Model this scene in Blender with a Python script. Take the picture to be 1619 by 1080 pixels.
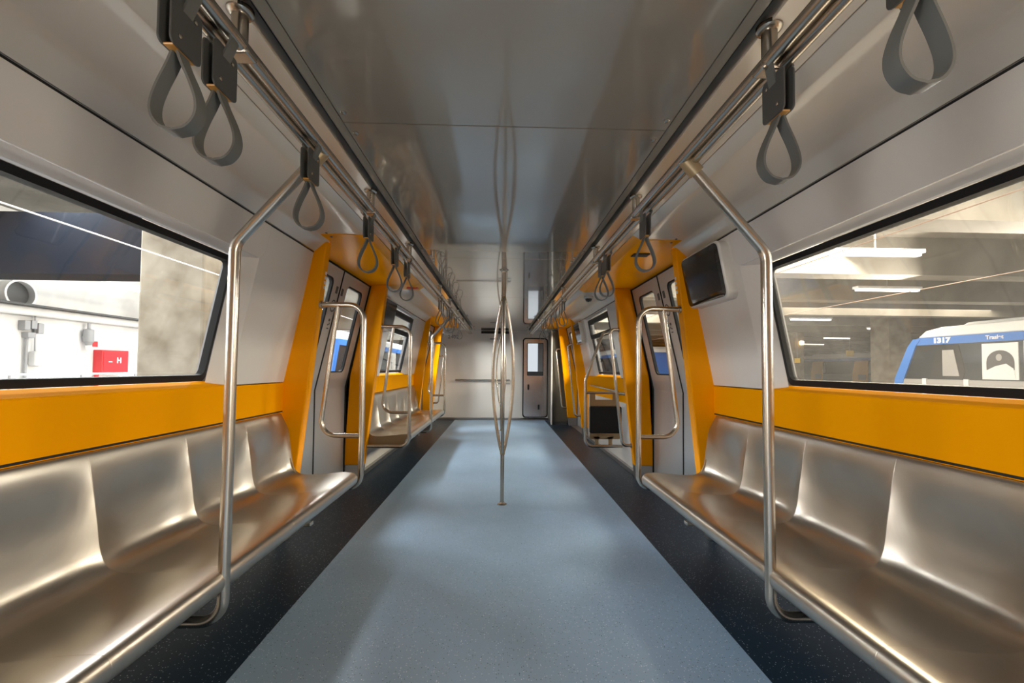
import bpy, bmesh, math, random
from mathutils import Vector, Matrix
random.seed(7)
SC = bpy.context.scene
COL = SC.collection
for o in list(bpy.data.objects):
    bpy.data.objects.remove(o)

# ------------------------------------------------------------------ camera
F, PX, PY, CAMH, CAMX = 675.0, 809.5, 562.0, 1.15, -0.016
yaw, pit, rol = math.radians(1.65), math.radians(1.78), math.radians(0.5)
fw = Vector((math.sin(yaw) * math.cos(pit), math.cos(yaw) * math.cos(pit), math.sin(pit)))
r0 = Vector((math.cos(yaw), -math.sin(yaw), 0))
u0 = r0.cross(fw)
up = math.cos(rol) * u0 - math.sin(rol) * r0
rt = math.cos(rol) * r0 + math.sin(rol) * u0
cam_d = bpy.data.cameras.new('camera')
cam = bpy.data.objects.new('camera', cam_d)
COL.objects.link(cam)
M4 = Matrix((rt, up, -fw)).transposed().to_4x4()
M4.translation = Vector((CAMX, 0, CAMH))
cam.matrix_world = M4
cam_d.sensor_fit = 'HORIZONTAL'
cam_d.sensor_width = 36
cam_d.lens = 36 * F / 1619
cam_d.shift_x = (809.5 - PX) / 1619
cam_d.shift_y = (PY - 540) / 1619
cam_d.clip_start = 0.02
SC.camera = cam

# ------------------------------------------------------------------ world, exposure
W = bpy.data.worlds.new('world')
SC.world = W
W.use_nodes = True
bg = W.node_tree.nodes['Background']
bg.inputs[0].default_value = (0.75, 0.85, 1.0, 1)
bg.inputs[1].default_value = 0.5
vs = SC.view_settings
SC.display_settings.display_device = 'sRGB'
vs.view_transform = 'Standard'
vs.look = 'None'
vs.exposure = -0.13
vs.gamma = 1.0
vs.use_curve_mapping = False
cy = SC.cycles
cy.use_denoising = True
cy.max_bounces = 10
cy.diffuse_bounces = 5
cy.glossy_bounces = 5
cy.transparent_max_bounces = 16
cy.sample_clamp_indirect = 6.0
cy.caustics_reflective = False
cy.caustics_refractive = False

def area(name, loc, target, sx, sy, power, color):
    d = bpy.data.lights.new(name, 'AREA')
    d.shape = 'RECTANGLE'
    d.size, d.size_y = sx, sy
    d.energy = power
    d.color = color
    o = bpy.data.objects.new(name, d)
    COL.objects.link(o)
    o.location = loc
    o.rotation_euler = (Vector(target) - Vector(loc)).to_track_quat('-Z', 'Y').to_euler()
    return o

WARM = (1.0, 0.91, 0.76)
COOL = (0.95, 0.98, 1.0)
# the depot's large high-bay lamps, one row on either side of the train
for y in (-1.0, 3.0, 7.0, 11.0):
    area('depot_lamp_row', (7.0, y, 3.72), (5.0, y, 0.6), 3.0, 1.0, 800 if y > 4 else 480, WARM)
    area('depot_lamp_row', (-6.0, y, 3.72), (-4.4, y, 0.6), 3.0, 1.0, 600 if y > 4 else 330, COOL)
area('depot_lamp_row', (14.0, 14.0, 3.75), (14.0, 13.0, 0), 8.0, 3.0, 1100, WARM)
area('depot_lamp_row', (-7.4, 9.0, 3.75), (-8.6, 9.0, 0), 1.0, 9.0, 200, COOL)
# unseen fill lights added right beside the train to brighten the floor
for y, k in ((1.2, .5), (4.2, 1.2), (6.6, 1.4), (9.4, 1.6)):
    area('walkway_lamp', (3.5, y, 3.75), (1.0, y, 0.9), 1.6, 0.35, (115 if y > 2 else 60) * k, (1.0, 0.90, 0.70))
    area('walkway_lamp', (-3.4, y - .3, 3.75), (-1.0, y - .3, 0.9), 1.6, 0.35, (135 if y > 5 else 85 if y > 2 else 45) * k, (0.97, 0.98, 1.0))
for s_ in (-1, 1):  # fill lights added outside the last doors to brighten the end wall
    area('door_lamp', (s_ * 2.9, 6.9, 2.2), (-s_ * 0.3, 9.6, 1.0), 0.8, 0.5, 130, COOL if s_ < 0 else WARM)
for y in (17.0, 25.0):  # rows added to brighten the far depot behind the door glass
    area('depot_lamp_row', (5.0, y, 3.75), (5.0, y, 0), 4.0, 3.0, 900, WARM)
    area('depot_lamp_row', (-4.4, y, 3.75), (-4.4, y, 0), 4.0, 3.0, 900, COOL)
# long fill lights added for the inner walls, shining in almost level through the windows
area('tube_row', (9.0, 3.0, 2.7), (0, 3.0, 1.2), 14.0, 0.3, 1500, (1.0, 0.94, 0.84))
area('tube_row', (-8.7, 1.5, 2.7), (0, 2.5, 1.2), 10.0, 0.3, 1000, (0.98, 0.98, 1.0))
# unseen fill lights added beside the open doorways behind the camera
area('work_lamp', (2.8, -2.0, 1.35), (-1.3, 2.9, 1.15), 0.8, 1.2, 75, (1.0, 0.90, 0.74))
area('work_lamp', (-2.8, -2.0, 1.35), (1.3, 2.9, 1.15), 0.8, 1.2, 75, (1.0, 0.97, 0.92))

# ------------------------------------------------------------------ materials
def mat(name, col, rough=0.5, metal=0.0, spec=0.5, coat=0.0, coat_r=0.05):
    m = bpy.data.materials.new(name)
    m.use_nodes = True
    b = m.node_tree.nodes['Principled BSDF']
    b.inputs['Base Color'].default_value = (*col, 1)
    b.inputs['Roughness'].default_value = rough
    b.inputs['Metallic'].default_value = metal
    b.inputs['Specular IOR Level'].default_value = spec
    b.inputs['Coat Weight'].default_value = coat
    b.inputs['Coat Roughness'].default_value = coat_r
    return m

def nodes(m):
    nt = m.node_tree
    return nt, nt.nodes, nt.links, nt.nodes['Principled BSDF']

def noise_mix(m, c1, c2, scale, lo=0.4, hi=0.6, detail=4, stretch=None, bump=0.0, bdist=0.002):
    nt, N, L, b = nodes(m)
    tc = N.new('ShaderNodeTexCoord')
    src = tc.outputs['Object']
    if stretch:
        mp = N.new('ShaderNodeMapping')
        mp.inputs['Scale'].default_value = stretch
        L.new(src, mp.inputs['Vector'])
        src = mp.outputs['Vector']
    n = N.new('ShaderNodeTexNoise')
    n.inputs['Scale'].default_value = scale
    n.inputs['Detail'].default_value = detail
    L.new(src, n.inputs['Vector'])
    r = N.new('ShaderNodeValToRGB')
    r.color_ramp.elements[0].position = lo
    r.color_ramp.elements[1].position = hi
    r.color_ramp.elements[0].color = (*c1, 1)
    r.color_ramp.elements[1].color = (*c2, 1)
    L.new(n.outputs['Fac'], r.inputs['Fac'])
    L.new(r.outputs['Color'], b.inputs['Base Color'])
    if bump:
        bp = N.new('ShaderNodeBump')
        bp.inputs['Strength'].default_value = bump
        bp.inputs['Distance'].default_value = bdist
        L.new(n.outputs['Fac'], bp.inputs['Height'])
        L.new(bp.outputs['Normal'], b.inputs['Normal'])
    return m

def emit(name, col, s):
    m = bpy.data.materials.new(name)
    m.use_nodes = True
    nt = m.node_tree
    nt.nodes.clear()
    e = nt.nodes.new('ShaderNodeEmission')
    e.inputs[0].default_value = (*col, 1)
    e.inputs[1].default_value = s
    o = nt.nodes.new('ShaderNodeOutputMaterial')
    nt.links.new(e.outputs[0], o.inputs[0])
    return m

def glass(name, tint=(0.96, 0.97, 0.96), haze=0.0):
    m = bpy.data.materials.new(name)
    m.use_nodes = True
    nt = m.node_tree
    nt.nodes.clear()
    N, L = nt.nodes, nt.links
    t = N.new('ShaderNodeBsdfTransparent')
    t.inputs[0].default_value = (*tint, 1)
    g = N.new('ShaderNodeBsdfGlossy')
    g.inputs['Roughness'].default_value = 0.02
    lw = N.new('ShaderNodeLayerWeight')
    lw.inputs[0].default_value = 0.5
    pw = N.new('ShaderNodeMath'); pw.operation = 'POWER'; pw.inputs[1].default_value = 5.0
    fr = N.new('ShaderNodeMapRange')
    fr.inputs['To Min'].default_value = 0.03
    fr.inputs['To Max'].default_value = 0.8
    L.new(lw.outputs['Facing'], pw.inputs[0])
    L.new(pw.outputs[0], fr.inputs['Value'])
    mx = N.new('ShaderNodeMixShader')
    L.new(fr.outputs[0], mx.inputs[0])
    L.new(t.outputs[0], mx.inputs[1])
    L.new(g.outputs[0], mx.inputs[2])
    out = N.new('ShaderNodeOutputMaterial')
    src = mx.outputs[0]
    if haze:
        d = N.new('ShaderNodeBsdfTranslucent')
        d.inputs[0].default_value = (0.9, 0.88, 0.84, 1)
        tc = N.new('ShaderNodeTexCoord')
        n = N.new('ShaderNodeTexNoise')
        n.inputs['Scale'].default_value = 2.5
        L.new(tc.outputs['Object'], n.inputs['Vector'])
        mul = N.new('ShaderNodeMath')
        mul.operation = 'MULTIPLY'
        mul.inputs[1].default_value = haze * 2
        L.new(n.outputs['Fac'], mul.inputs[0])
        m2 = N.new('ShaderNodeMixShader')
        L.new(mul.outputs[0], m2.inputs[0])
        L.new(src, m2.inputs[1])
        L.new(d.outputs[0], m2.inputs[2])
        src = m2.outputs[0]
    L.new(src, out.inputs[0])
    return m

def speckled(name, base, light, dark, rough=0.42):
    m = mat(name, base, rough, 0, 0.3)
    nt, N, L, b = nodes(m)
    tc = N.new('ShaderNodeTexCoord')
    v = N.new('ShaderNodeTexVoronoi')
    v.inputs['Scale'].default_value = 115
    L.new(tc.outputs['Object'], v.inputs['Vector'])
    lt = N.new('ShaderNodeMath'); lt.operation = 'LESS_THAN'; lt.inputs[1].default_value = 0.24
    L.new(v.outputs['Distance'], lt.inputs[0])
    sep = N.new('ShaderNodeSeparateColor')
    L.new(v.outputs['Color'], sep.inputs[0])
    gl = N.new('ShaderNodeMath'); gl.operation = 'GREATER_THAN'; gl.inputs[1].default_value = 0.72
    L.new(sep.outputs[0], gl.inputs[0])
    gd = N.new('ShaderNodeMath'); gd.operation = 'LESS_THAN'; gd.inputs[1].default_value = 0.22
    L.new(sep.outputs[0], gd.inputs[0])
    ml = N.new('ShaderNodeMath'); ml.operation = 'MULTIPLY'
    L.new(lt.outputs[0], ml.inputs[0]); L.new(gl.outputs[0], ml.inputs[1])
    md = N.new('ShaderNodeMath'); md.operation = 'MULTIPLY'
    L.new(lt.outputs[0], md.inputs[0]); L.new(gd.outputs[0], md.inputs[1])
    n = N.new('ShaderNodeTexNoise'); n.inputs['Scale'].default_value = 3.0; n.inputs['Detail'].default_value = 6
    L.new(tc.outputs['Object'], n.inputs['Vector'])
    m0 = N.new('ShaderNodeMixRGB')
    m0.inputs[1].default_value = (*[c * 0.9 for c in base], 1)
    m0.inputs[2].default_value = (*[c * 1.1 for c in base], 1)
    L.new(n.outputs['Fac'], m0.inputs[0])
    m1 = N.new('ShaderNodeMixRGB'); m1.inputs[2].default_value = (*light, 1)
    L.new(m0.outputs[0], m1.inputs[1]); L.new(ml.outputs[0], m1.inputs[0])
    m2 = N.new('ShaderNodeMixRGB'); m2.inputs[2].default_value = (*dark, 1)
    L.new(m1.outputs[0], m2.inputs[1]); L.new(md.outputs[0], m2.inputs[0])
    L.new(m2.outputs[0], b.inputs['Base Color'])
    return m

def brushed(name, col, rough, stretch, amount=0.06):
    m = mat(name, col, rough, 1.0)
    nt, N, L, b = nodes(m)
    tc = N.new('ShaderNodeTexCoord')
    mp = N.new('ShaderNodeMapping'); mp.inputs['Scale'].default_value = stretch
    L.new(tc.outputs['Object'], mp.inputs['Vector'])
    n = N.new('ShaderNodeTexNoise'); n.inputs['Scale'].default_value = 6; n.inputs['Detail'].default_value = 5
    L.new(mp.outputs[0], n.inputs['Vector'])
    mr = N.new('ShaderNodeMapRange')
    mr.inputs['To Min'].default_value = rough - amount
    mr.inputs['To Max'].default_value = rough + amount
    L.new(n.outputs['Fac'], mr.inputs['Value'])
    L.new(mr.outputs[0], b.inputs['Roughness'])
    mx = N.new('ShaderNodeMixRGB')
    mx.inputs[1].default_value = (*[c * 0.92 for c in col], 1)
    mx.inputs[2].default_value = (*[min(1, c * 1.06) for c in col], 1)
    L.new(n.outputs['Fac'], mx.inputs[0])
    L.new(mx.outputs[0], b.inputs['Base Color'])
    return m

def wavy(m, scale, strength, dist=0.01):
    nt, N, L, b = nodes(m)
    tc = N.new('ShaderNodeTexCoord')
    n = N.new('ShaderNodeTexNoise'); n.inputs['Scale'].default_value = scale; n.inputs['Detail'].default_value = 1.5
    L.new(tc.outputs['Object'], n.inputs['Vector'])
    bp = N.new('ShaderNodeBump'); bp.inputs['Strength'].default_value = strength; bp.inputs['Distance'].default_value = dist
    L.new(n.outputs['Fac'], bp.inputs['Height'])
    L.new(bp.outputs['Normal'], b.inputs['Normal'])
    return m

K = {}
K['ceiling'] = wavy(mat('ceiling_grey_gloss', (0.30, 0.262, 0.21), 0.12, 0, 0.6, 1.0, 0.03), 1.6, 0.25)
K['white'] = wavy(mat('panel_white', (0.74, 0.695, 0.64), 0.22, 0, 0.5, 0.2), 1.2, 0.08)
K['cream'] = wavy(mat('panel_cream', (0.68, 0.605, 0.50), 0.2, 0, 0.5, 0.25), 1.2, 0.08)
K['endwall'] = wavy(mat('end_wall_grey', (0.74, 0.71, 0.67), 0.3, 0, 0.5, 0.1), 1.0, 0.06)
K['orange'] = wavy(mat('orange_gloss', (0.95, 0.36, 0.001), 0.25, 0, 0.10, 0.0), 1.2, 0.05)
K['orangeband'] = mat('orange_satin', (0.86, 0.335, 0.001), 0.6, 0, 0.01)
K['cable'] = mat('cable_pinkish', (0.22, 0.14, 0.10), 0.6)
K['black'] = mat('black_rubber', (0.010, 0.010, 0.011), 0.6, 0, 0.25)
K['gap'] = mat('dark_gap', (0.008, 0.008, 0.008), 0.8)
K['tube'] = mat('tube_steel', (0.52, 0.475, 0.41), 0.27, 1.0)
K['seat'] = brushed('seat_steel', (0.54, 0.50, 0.44), 0.32, (40, 1.5, 1.5))
K['doorsteel'] = brushed('door_steel', (0.52, 0.53, 0.54), 0.34, (1.5, 2, 40))
K['doorsteel'].node_tree.nodes['Principled BSDF'].inputs['Metallic'].default_value = 0.55
K['doorpaint'] = mat('door_upper_grey', (0.56, 0.53, 0.49), 0.3, 0.3)
K['kick'] = brushed('kick_steel', (0.40, 0.40, 0.40), 0.35, (2, 2, 40))
K['floor'] = speckled('floor_blue', (0.34, 0.49, 0.68), (0.74, 0.84, 0.95), (0.12, 0.17, 0.24))
K['floor2'] = speckled('floor_navy', (0.013, 0.031, 0.056), (0.42, 0.48, 0.55), (0.010, 0.014, 0.022), 0.42)
K['strap'] = mat('strap_grey', (0.115, 0.118, 0.108), 0.5)
K['holder'] = mat('holder_dark', (0.06, 0.06, 0.056), 0.35)
K['amber'] = mat('holder_amber', (0.55, 0.26, 0.05), 0.3)
K['screen'] = mat('screen_glass', (0.006, 0.006, 0.007), 0.06, 0, 0.6, 0.5)
K['display'] = mat('display_dark', (0.018, 0.018, 0.017), 0.12, 0, 0.4)
K['bezel'] = mat('housing_white', (0.66, 0.63, 0.58), 0.25, 0, 0.5, 0.2)
K['glass'] = glass('window_glass')
K['dusty'] = glass('dusty_window_glass', (0.96, 0.95, 0.92), 0.02)
K['pad'] = mat('pad_black', (0.006, 0.006, 0.006), 0.8)
K['bronze'] = mat('backrest_tan_metal', (0.42, 0.33, 0.20), 0.35, 0.6)
K['red'] = mat('red_paint', (0.62, 0.03, 0.035), 0.4)
K['pale'] = mat('pale_sign_white', (0.8, 0.8, 0.8), 0.5)
K['darkgrey'] = mat('dark_grey', (0.07, 0.07, 0.072), 0.5)
K['grey'] = mat('mid_grey', (0.3, 0.3, 0.31), 0.5)
K['olive'] = mat('cabinet_olive', (0.11, 0.10, 0.075), 0.4)
K['bluepaint'] = mat('train_blue', (0.03, 0.17, 0.55), 0.35, 0, 0.5, 0.3)
K['trainwhite'] = mat('train_white', (0.8, 0.8, 0.78), 0.35)
K['trainsteel'] = mat('train_steel', (0.42, 0.40, 0.38), 0.35, 0.5)
K['trainglass'] = mat('train_dark_glass', (0.03, 0.035, 0.04), 0.1)
K['trainorange'] = mat('train_orange', (0.85, 0.42, 0.08), 0.5)
K['yellow'] = mat('sign_yellow', (0.95, 0.6, 0.03), 0.5)
K['plaster'] = noise_mix(mat('plaster_white', (0.8, 0.8, 0.8), 0.8), (0.62, 0.61, 0.60), (0.76, 0.755, 0.75), 1.2)
def stains(m, col, scale, thr):
    nt, N, L, b = nodes(m)
    src = b.inputs['Base Color'].links[0].from_socket
    tc = N.new('ShaderNodeTexCoord')
    n = N.new('ShaderNodeTexNoise'); n.inputs['Scale'].default_value = scale; n.inputs['Detail'].default_value = 9; n.inputs['Roughness'].default_value = .65
    L.new(tc.outputs['Object'], n.inputs['Vector'])
    r = N.new('ShaderNodeMapRange'); r.inputs['From Min'].default_value = thr; r.inputs['From Max'].default_value = thr + .06
    L.new(n.outputs['Fac'], r.inputs['Value'])
    mx = N.new('ShaderNodeMixRGB'); mx.inputs[2].default_value = (*col, 1)
    L.new(r.outputs[0], mx.inputs[0]); L.new(src, mx.inputs[1]); L.new(mx.outputs[0], b.inputs['Base Color'])
    return m
K['concrete'] = noise_mix(mat('concrete_beige', (0.5, 0.45, 0.38), 0.85), (0.11, 0.085, 0.055), (0.23, 0.20, 0.155), 2.2, 0.3, 0.62, 8, None, 0.4, 0.02)
stains(K['concrete'], (0.05, 0.04, 0.03), 5.5, 0.66)
K['soffit'] = noise_mix(mat('concrete_soffit', (0.5, 0.48, 0.44), 0.9), (0.115, 0.105, 0.085), (0.20, 0.185, 0.16), 0.9, 0.35, 0.65, 6)
K['navybeam'] = noise_mix(mat('navy_beam', (0.03, 0.04, 0.07), 0.8, 0, 0.15), (0.004, 0.006, 0.012), (0.016, 0.011, 0.009), 0.8, 0.4, 0.75)
K['ground'] = noise_mix(mat('ballast_ground', (0.3, 0.29, 0.28), 0.95), (0.38, 0.36, 0.34), (0.54, 0.52, 0.49), 14)
K['lamp'] = emit('fluorescent', (1.0, 0.97, 0.9), 9.0)
K['lampwarm'] = emit('warm_bulb', (1.0, 0.62, 0.2), 9.0)

# ------------------------------------------------------------------ mesh helpers
def fillet(pts, r, n=7):
    pts = [Vector(p) for p in pts]
    out = [pts[0]]
    rs = r if isinstance(r, (list, tuple)) else [r] * len(pts)
    for i in range(1, len(pts) - 1):
        a, b, c = pts[i - 1], pts[i], pts[i + 1]
        d1, d2 = (a - b).normalized(), (c - b).normalized()
        ang = math.acos(max(-1, min(1, d1.dot(d2))))
        if ang > math.pi - 0.02 or rs[i] <= 0:
            out.append(b); continue
        t = rs[i] / math.tan(ang / 2)
        t = min(t, (a - b).length * 0.49, (c - b).length * 0.49)
        rr = t * math.tan(ang / 2)
        cen = b + (d1 + d2).normalized() * (rr / math.sin(ang / 2))
        p, q = b + d1 * t - cen, b + d2 * t - cen
        tot = math.pi - ang
        for k in range(n + 1):
            f = k / n
            out.append(cen + (p * math.sin((1 - f) * tot) + q * math.sin(f * tot)) / math.sin(tot))
    out.append(pts[-1])
    return out

class MB:
    def __init__(s):
        s.v, s.f = [], []
    def add(s, vs, fs):
        n = len(s.v)
        s.v += [tuple(v) for v in vs]
        s.f += [tuple(i + n for i in f) for f in fs]
        return s
    def hexa(s, p):
        return s.add(p, [(0, 3, 2, 1), (4, 5, 6, 7), (0, 1, 5, 4), (1, 2, 6, 5), (2, 3, 7, 6), (3, 0, 4, 7)])
    def box(s, x0, x1, y0, y1, z0, z1):
        return s.hexa([(x0, y0, z0), (x1, y0, z0), (x1, y1, z0), (x0, y1, z0), (x0, y0, z1), (x1, y0, z1), (x1, y1, z1), (x0, y1, z1)])
    def prism(s, poly, y0, y1):            # XZ outline swept along Y
        n = len(poly)
        vs = [(x, y0, z) for x, z in poly] + [(x, y1, z) for x, z in poly]
        fs = [tuple(range(n)), tuple(range(2 * n - 1, n - 1, -1))]
        fs += [(i, (i + 1) % n, n + (i + 1) % n, n + i) for i in range(n)]
        return s.add(vs, fs)
    def slab(s, outline, off):             # any planar outline thickened by the offset vector
        n = len(outline)
        vs = [tuple(p) for p in outline] + [tuple(Vector(p) + Vector(off)) for p in outline]
        fs = [tuple(range(n)), tuple(range(2 * n - 1, n - 1, -1))]
        fs += [(i, (i + 1) % n, n + (i + 1) % n, n + i) for i in range(n)]
        return s.add(vs, fs)
    def strip(s, poly, y0, y1):            # open XZ line swept along Y
        n = len(poly)
        vs = [(x, y0, z) for x, z in poly] + [(x, y1, z) for x, z in poly]
        return s.add(vs, [(i, i + 1, n + i + 1, n + i) for i in range(n - 1)])
    def ring(s, o, i):                     # quads between two loops of equal length
        n = len(o)
        return s.add(list(o) + list(i), [(k, (k + 1) % n, n + (k + 1) % n, n + k) for k in range(n)])
    def tube(s, pts, r, fr=0.0, n=12, cap=True, fn=7):
        pts = fillet(pts, fr, fn) if fr else [Vector(p) for p in pts]
        vs, fs = [], []
        t0 = (pts[1] - pts[0]).normalized()
        a = Vector((0, 0, 1)) if abs(t0.z) < 0.9 else Vector((1, 0, 0))
        nrm = (a - t0 * a.dot(t0)).normalized()
        for i, p in enumerate(pts):
            if i == 0: t = t0
            elif i == len(pts) - 1: t = (pts[i] - pts[i - 1]).normalized()
            else: t = ((pts[i + 1] - p).normalized() + (p - pts[i - 1]).normalized()).normalized()
            nrm = (nrm - t * nrm.dot(t)).normalized()
            b = t.cross(nrm)
            rr = r[i] if isinstance(r, list) else r
            for k in range(n):
                g = 2 * math.pi * k / n
                vs.append(p + (nrm * math.cos(g) + b * math.sin(g)) * rr)
        m = len(pts)
        for i in range(m - 1):
            for k in range(n):
                k2 = (k + 1) % n
                fs.append((i * n + k, i * n + k2, (i + 1) * n + k2, (i + 1) * n + k))
        if cap:
            fs.append(tuple(range(n - 1, -1, -1)))
            fs.append(tuple((m - 1) * n + k for k in range(n)))
        return s.add(vs, fs)
    def lathe(s, prof, c, axis='z', n=20):
        vs, fs = [], []
        for r, h in prof:
            for k in range(n):
                g = 2 * math.pi * k / n
                x, y = r * math.cos(g), r * math.sin(g)
                p = {'z': (x, y, h), 'x': (h, x, y), 'y': (x, h, y)}[axis]
                vs.append((c[0] + p[0], c[1] + p[1], c[2] + p[2]))
        m = len(prof)
        for i in range(m - 1):
            for k in range(n):
                fs.append((i * n + k, i * n + (k + 1) % n, (i + 1) * n + (k + 1) % n, (i + 1) * n + k))
        fs.append(tuple(range(n))); fs.append(tuple((m - 1) * n + k for k in range(n)))
        return s.add(vs, fs)
    def grid(s, rows):
        n = len(rows[0])
        vs = [p for r in rows for p in r]
        fs = [(i * n + j, i * n + j + 1, (i + 1) * n + j + 1, (i + 1) * n + j) for i in range(len(rows) - 1) for j in range(n - 1)]
        return s.add(vs, fs)
    def build(s, name, m, parent=None, smooth=True, bevel=0.0, kind=None, angle=35, seg=2):
        off = wloc(parent)
        me = bpy.data.meshes.new(name)
        me.from_pydata([tuple(Vector(v) - off) for v in s.v], [], s.f)
        bm = bmesh.new(); bm.from_mesh(me)
        bmesh.ops.recalc_face_normals(bm, faces=bm.faces)
        bm.to_mesh(me); bm.free()
        me.materials.append(m if not isinstance(m, str) else K[m])
        if smooth:
            for p in me.polygons: p.use_smooth = True
            me.set_sharp_from_angle(angle=math.radians(angle))
        o = bpy.data.objects.new(name, me)
        COL.objects.link(o)
        if parent: o.parent = parent
        if bevel:
            bv = o.modifiers.new('edge', 'BEVEL'); bv.width = bevel; bv.segments = seg
            bv.limit_method = 'ANGLE'; bv.angle_limit = math.radians(40)
        if kind: o['kind'] = kind
        return o

def wloc(o):
    v = Vector((0, 0, 0))
    while o is not None:
        v = v + o.location
        o = o.parent
    return v

def tag(o, label, cat, group=None, kind=None):
    o['label'] = label; o['category'] = cat
    if group: o['group'] = group
    if kind: o['kind'] = kind
    return o

def empty(name, loc=(0, 0, 0), kind=None):
    o = bpy.data.objects.new(name, None)
    o.empty_display_size = 0.1
    COL.objects.link(o); o.location = loc
    if kind: o['kind'] = kind
    return o

def dup(root, loc, label=None):
    r = root.copy(); COL.objects.link(r); r.location = loc
    if label: r['label'] = label
    for ch in list(root.children):
        c = ch.copy(); COL.objects.link(c); c.parent = r
        for g in ch.children:
            d = g.copy(); COL.objects.link(d); d.parent = c
    return r

def text(name, body, m, parent, size, mw, extrude=0.0008, offset=0.0, width=None):
    cu = bpy.data.curves.new(name, 'FONT')
    cu.body = body; cu.size = size; cu.extrude = extrude; cu.offset = offset
    cu.align_x = 'CENTER'; cu.align_y = 'CENTER'
    t = bpy.data.objects.new(name, cu); COL.objects.link(t)
    bpy.context.view_layer.update()
    me = bpy.data.meshes.new_from_object(t.evaluated_get(bpy.context.evaluated_depsgraph_get()))
    bpy.data.objects.remove(t)
    if width:
        xs = [v.co.x for v in me.vertices]; k = width / (max(xs) - min(xs))
        for v in me.vertices: v.co.x *= k
    mw = mw.copy(); mw.translation = mw.translation - wloc(parent)
    me.transform(mw)
    me.materials.clear(); me.materials.append(K[m])
    o = bpy.data.objects.new(name, me); COL.objects.link(o)
    if parent: o.parent = parent
    return o

def rrect(cx, cy, w, h, r, n=5):
    out = []
    for sx, sy, a0 in ((1, 1, 0), (-1, 1, 90), (-1, -1, 180), (1, -1, 270)):
        for k in range(n + 1):
            a = math.radians(a0 + 90 * k / n)
            out.append((cx + sx * (w / 2 - r) + r * math.cos(a), cy + sy * (h / 2 - r) + r * math.sin(a)))
    return out

# ------------------------------------------------------------------ car geometry
Y0, Y1 = -4.2, 9.6
DOORS = [(-1.36, 0.08), (2.96, 4.40), (7.28, 8.72)]
BAYS = [(-4.2, -1.44), (0.16, 2.88), (4.48, 7.20), (8.80, 9.6)]
SIDE = {-1: 'left', 1: 'right'}
def wx(z):                                   # inner wall face above the yellow band
    return 1.45 - 0.18 * (z - 1.04) / 0.88
def dxz(z):                                  # door leaf face
    return 1.585 if z < 0.95 else 1.585 - (z - 0.95) / 1.04 * 0.235
def pxz(z):                                  # aisle face of the orange posts
    return 1.405 - 0.11 * z

# floor
fl = MB().box(-1.0, 1.0, Y0, Y1, -0.06, 0.0).build('floor', 'floor', kind='structure', smooth=False)
for s in (-1, 1):
    a, b = sorted((s * 1.0, s * 1.62))
    MB().box(a, b, Y0, Y1, -0.06, 0.0).build('floor_side_strip', 'floor2', fl, smooth=False, kind='structure')

# ceiling: centre panels, black grooves, sloping rail panels
ce = MB().box(-0.60, 0.60, Y0, Y1, 2.022, 2.05).build('ceiling', 'gap', kind='structure', smooth=False)
joints = [-3.93, -2.13, -0.33, 1.475, 3.28, 5.08, 6.88, 8.68]
edges = [Y0] + joints + [Y1]
for a, b in zip(edges[:-1], edges[1:]):
    MB().box(-0.565, 0.565, a + 0.003, b - 0.003, 2.0, 2.022).build('ceiling_panel', 'ceiling', ce, smooth=False, kind='structure')
for s in (-1, 1):
    a, b = sorted((s * 0.568, s * 0.600))
    MB().box(a, b, Y0, Y1, 1.999, 2.022).build('ceiling_edge_strip', 'ceiling', ce, smooth=False, kind='structure')
    for y in joints:
        for dy in (-0.062, 0.062):
            MB().lathe([(0.0105, 2.0), (0.0105, 1.997), (0.007, 1.9935), (0.002, 1.9925)], (s * 0.545, y + dy, 0), 'z', 14).build('ceiling_screw', 'tube', ce, kind='structure')
    MB().prism([(s * 0.600, 2.06), (s * 0.638, 2.06), (s * 0.638, 2.048), (s * 0.600, 2.048)], Y0, Y1).build('ceiling_groove', 'gap', ce, smooth=False, kind='structure')
    MB().prism([(s * 0.638, 2.001), (s * 0.84, 2.027), (s * 0.84, 2.055), (s * 0.638, 2.055)], Y0, Y1).build('ceiling_rail_panel', 'cream', ce, smooth=False, kind='structure')
    MB().prism([(s * 0.84, 2.04), (s * 0.845, 2.04), (s * 0.845, 2.05), (s * 0.84, 2.05)], Y0, Y1).build('ceiling_seam', 'gap', ce, smooth=False, kind='structure')
    prof = [(0.845, 2.027), (0.895, 2.000), (0.902, 1.9985), (0.96, 2.002), (1.06, 2.004), (1.13, 2.003), (1.165, 2.001), (1.185, 1.996), (1.205, 1.982), (1.2655, 1.9285)]
    back = [(1.29, 1.94), (1.23, 2.02), (1.1, 2.035), (0.90, 2.035), (0.845, 2.05)]
    for (a, b) in BAYS:
        a2, b2 = a - (0.18 if a > 0 else 0), b + (0.16 if b < 9 else 0)
        a2, b2 = max(Y0, a2 if a > 1 else a), b2
        MB().prism([(s * x, z) for x, z in prof + back], max(a - 0.02, Y0), min(b + 0.02, Y1)).build('ceiling_side_panel', 'cream', ce, kind='structure', angle=60)
    for (a, b) in BAYS:
        MB().prism([(s * 1.2675, 1.9245), (s * 1.2708, 1.9168), (s * 1.29, 1.9165), (s * 1.29, 1.932)], a, b).build('wall_seam', 'gap', ce, smooth=False, kind='structure')
    # outer roof skin
    MB().strip([(0, 2.3), (s * 0.9, 2.24), (s * 1.30, 2.12), (s * 1.43, 2.03)], Y0 - .05, Y1 + .05).build('roof_skin', 'grey', ce, kind='structure')

def wall_quad(mb, s, y0, y1, z0, z1, t=0.03, d=0.0):
    p = []
    for z in (z0, z1):
        x = wx(z) + d
        p += [(s * x, y0, z), (s * x, y1, z), (s * (x + t), y1, z), (s * (x + t), y0, z)]
    mb.hexa(p)

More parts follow.
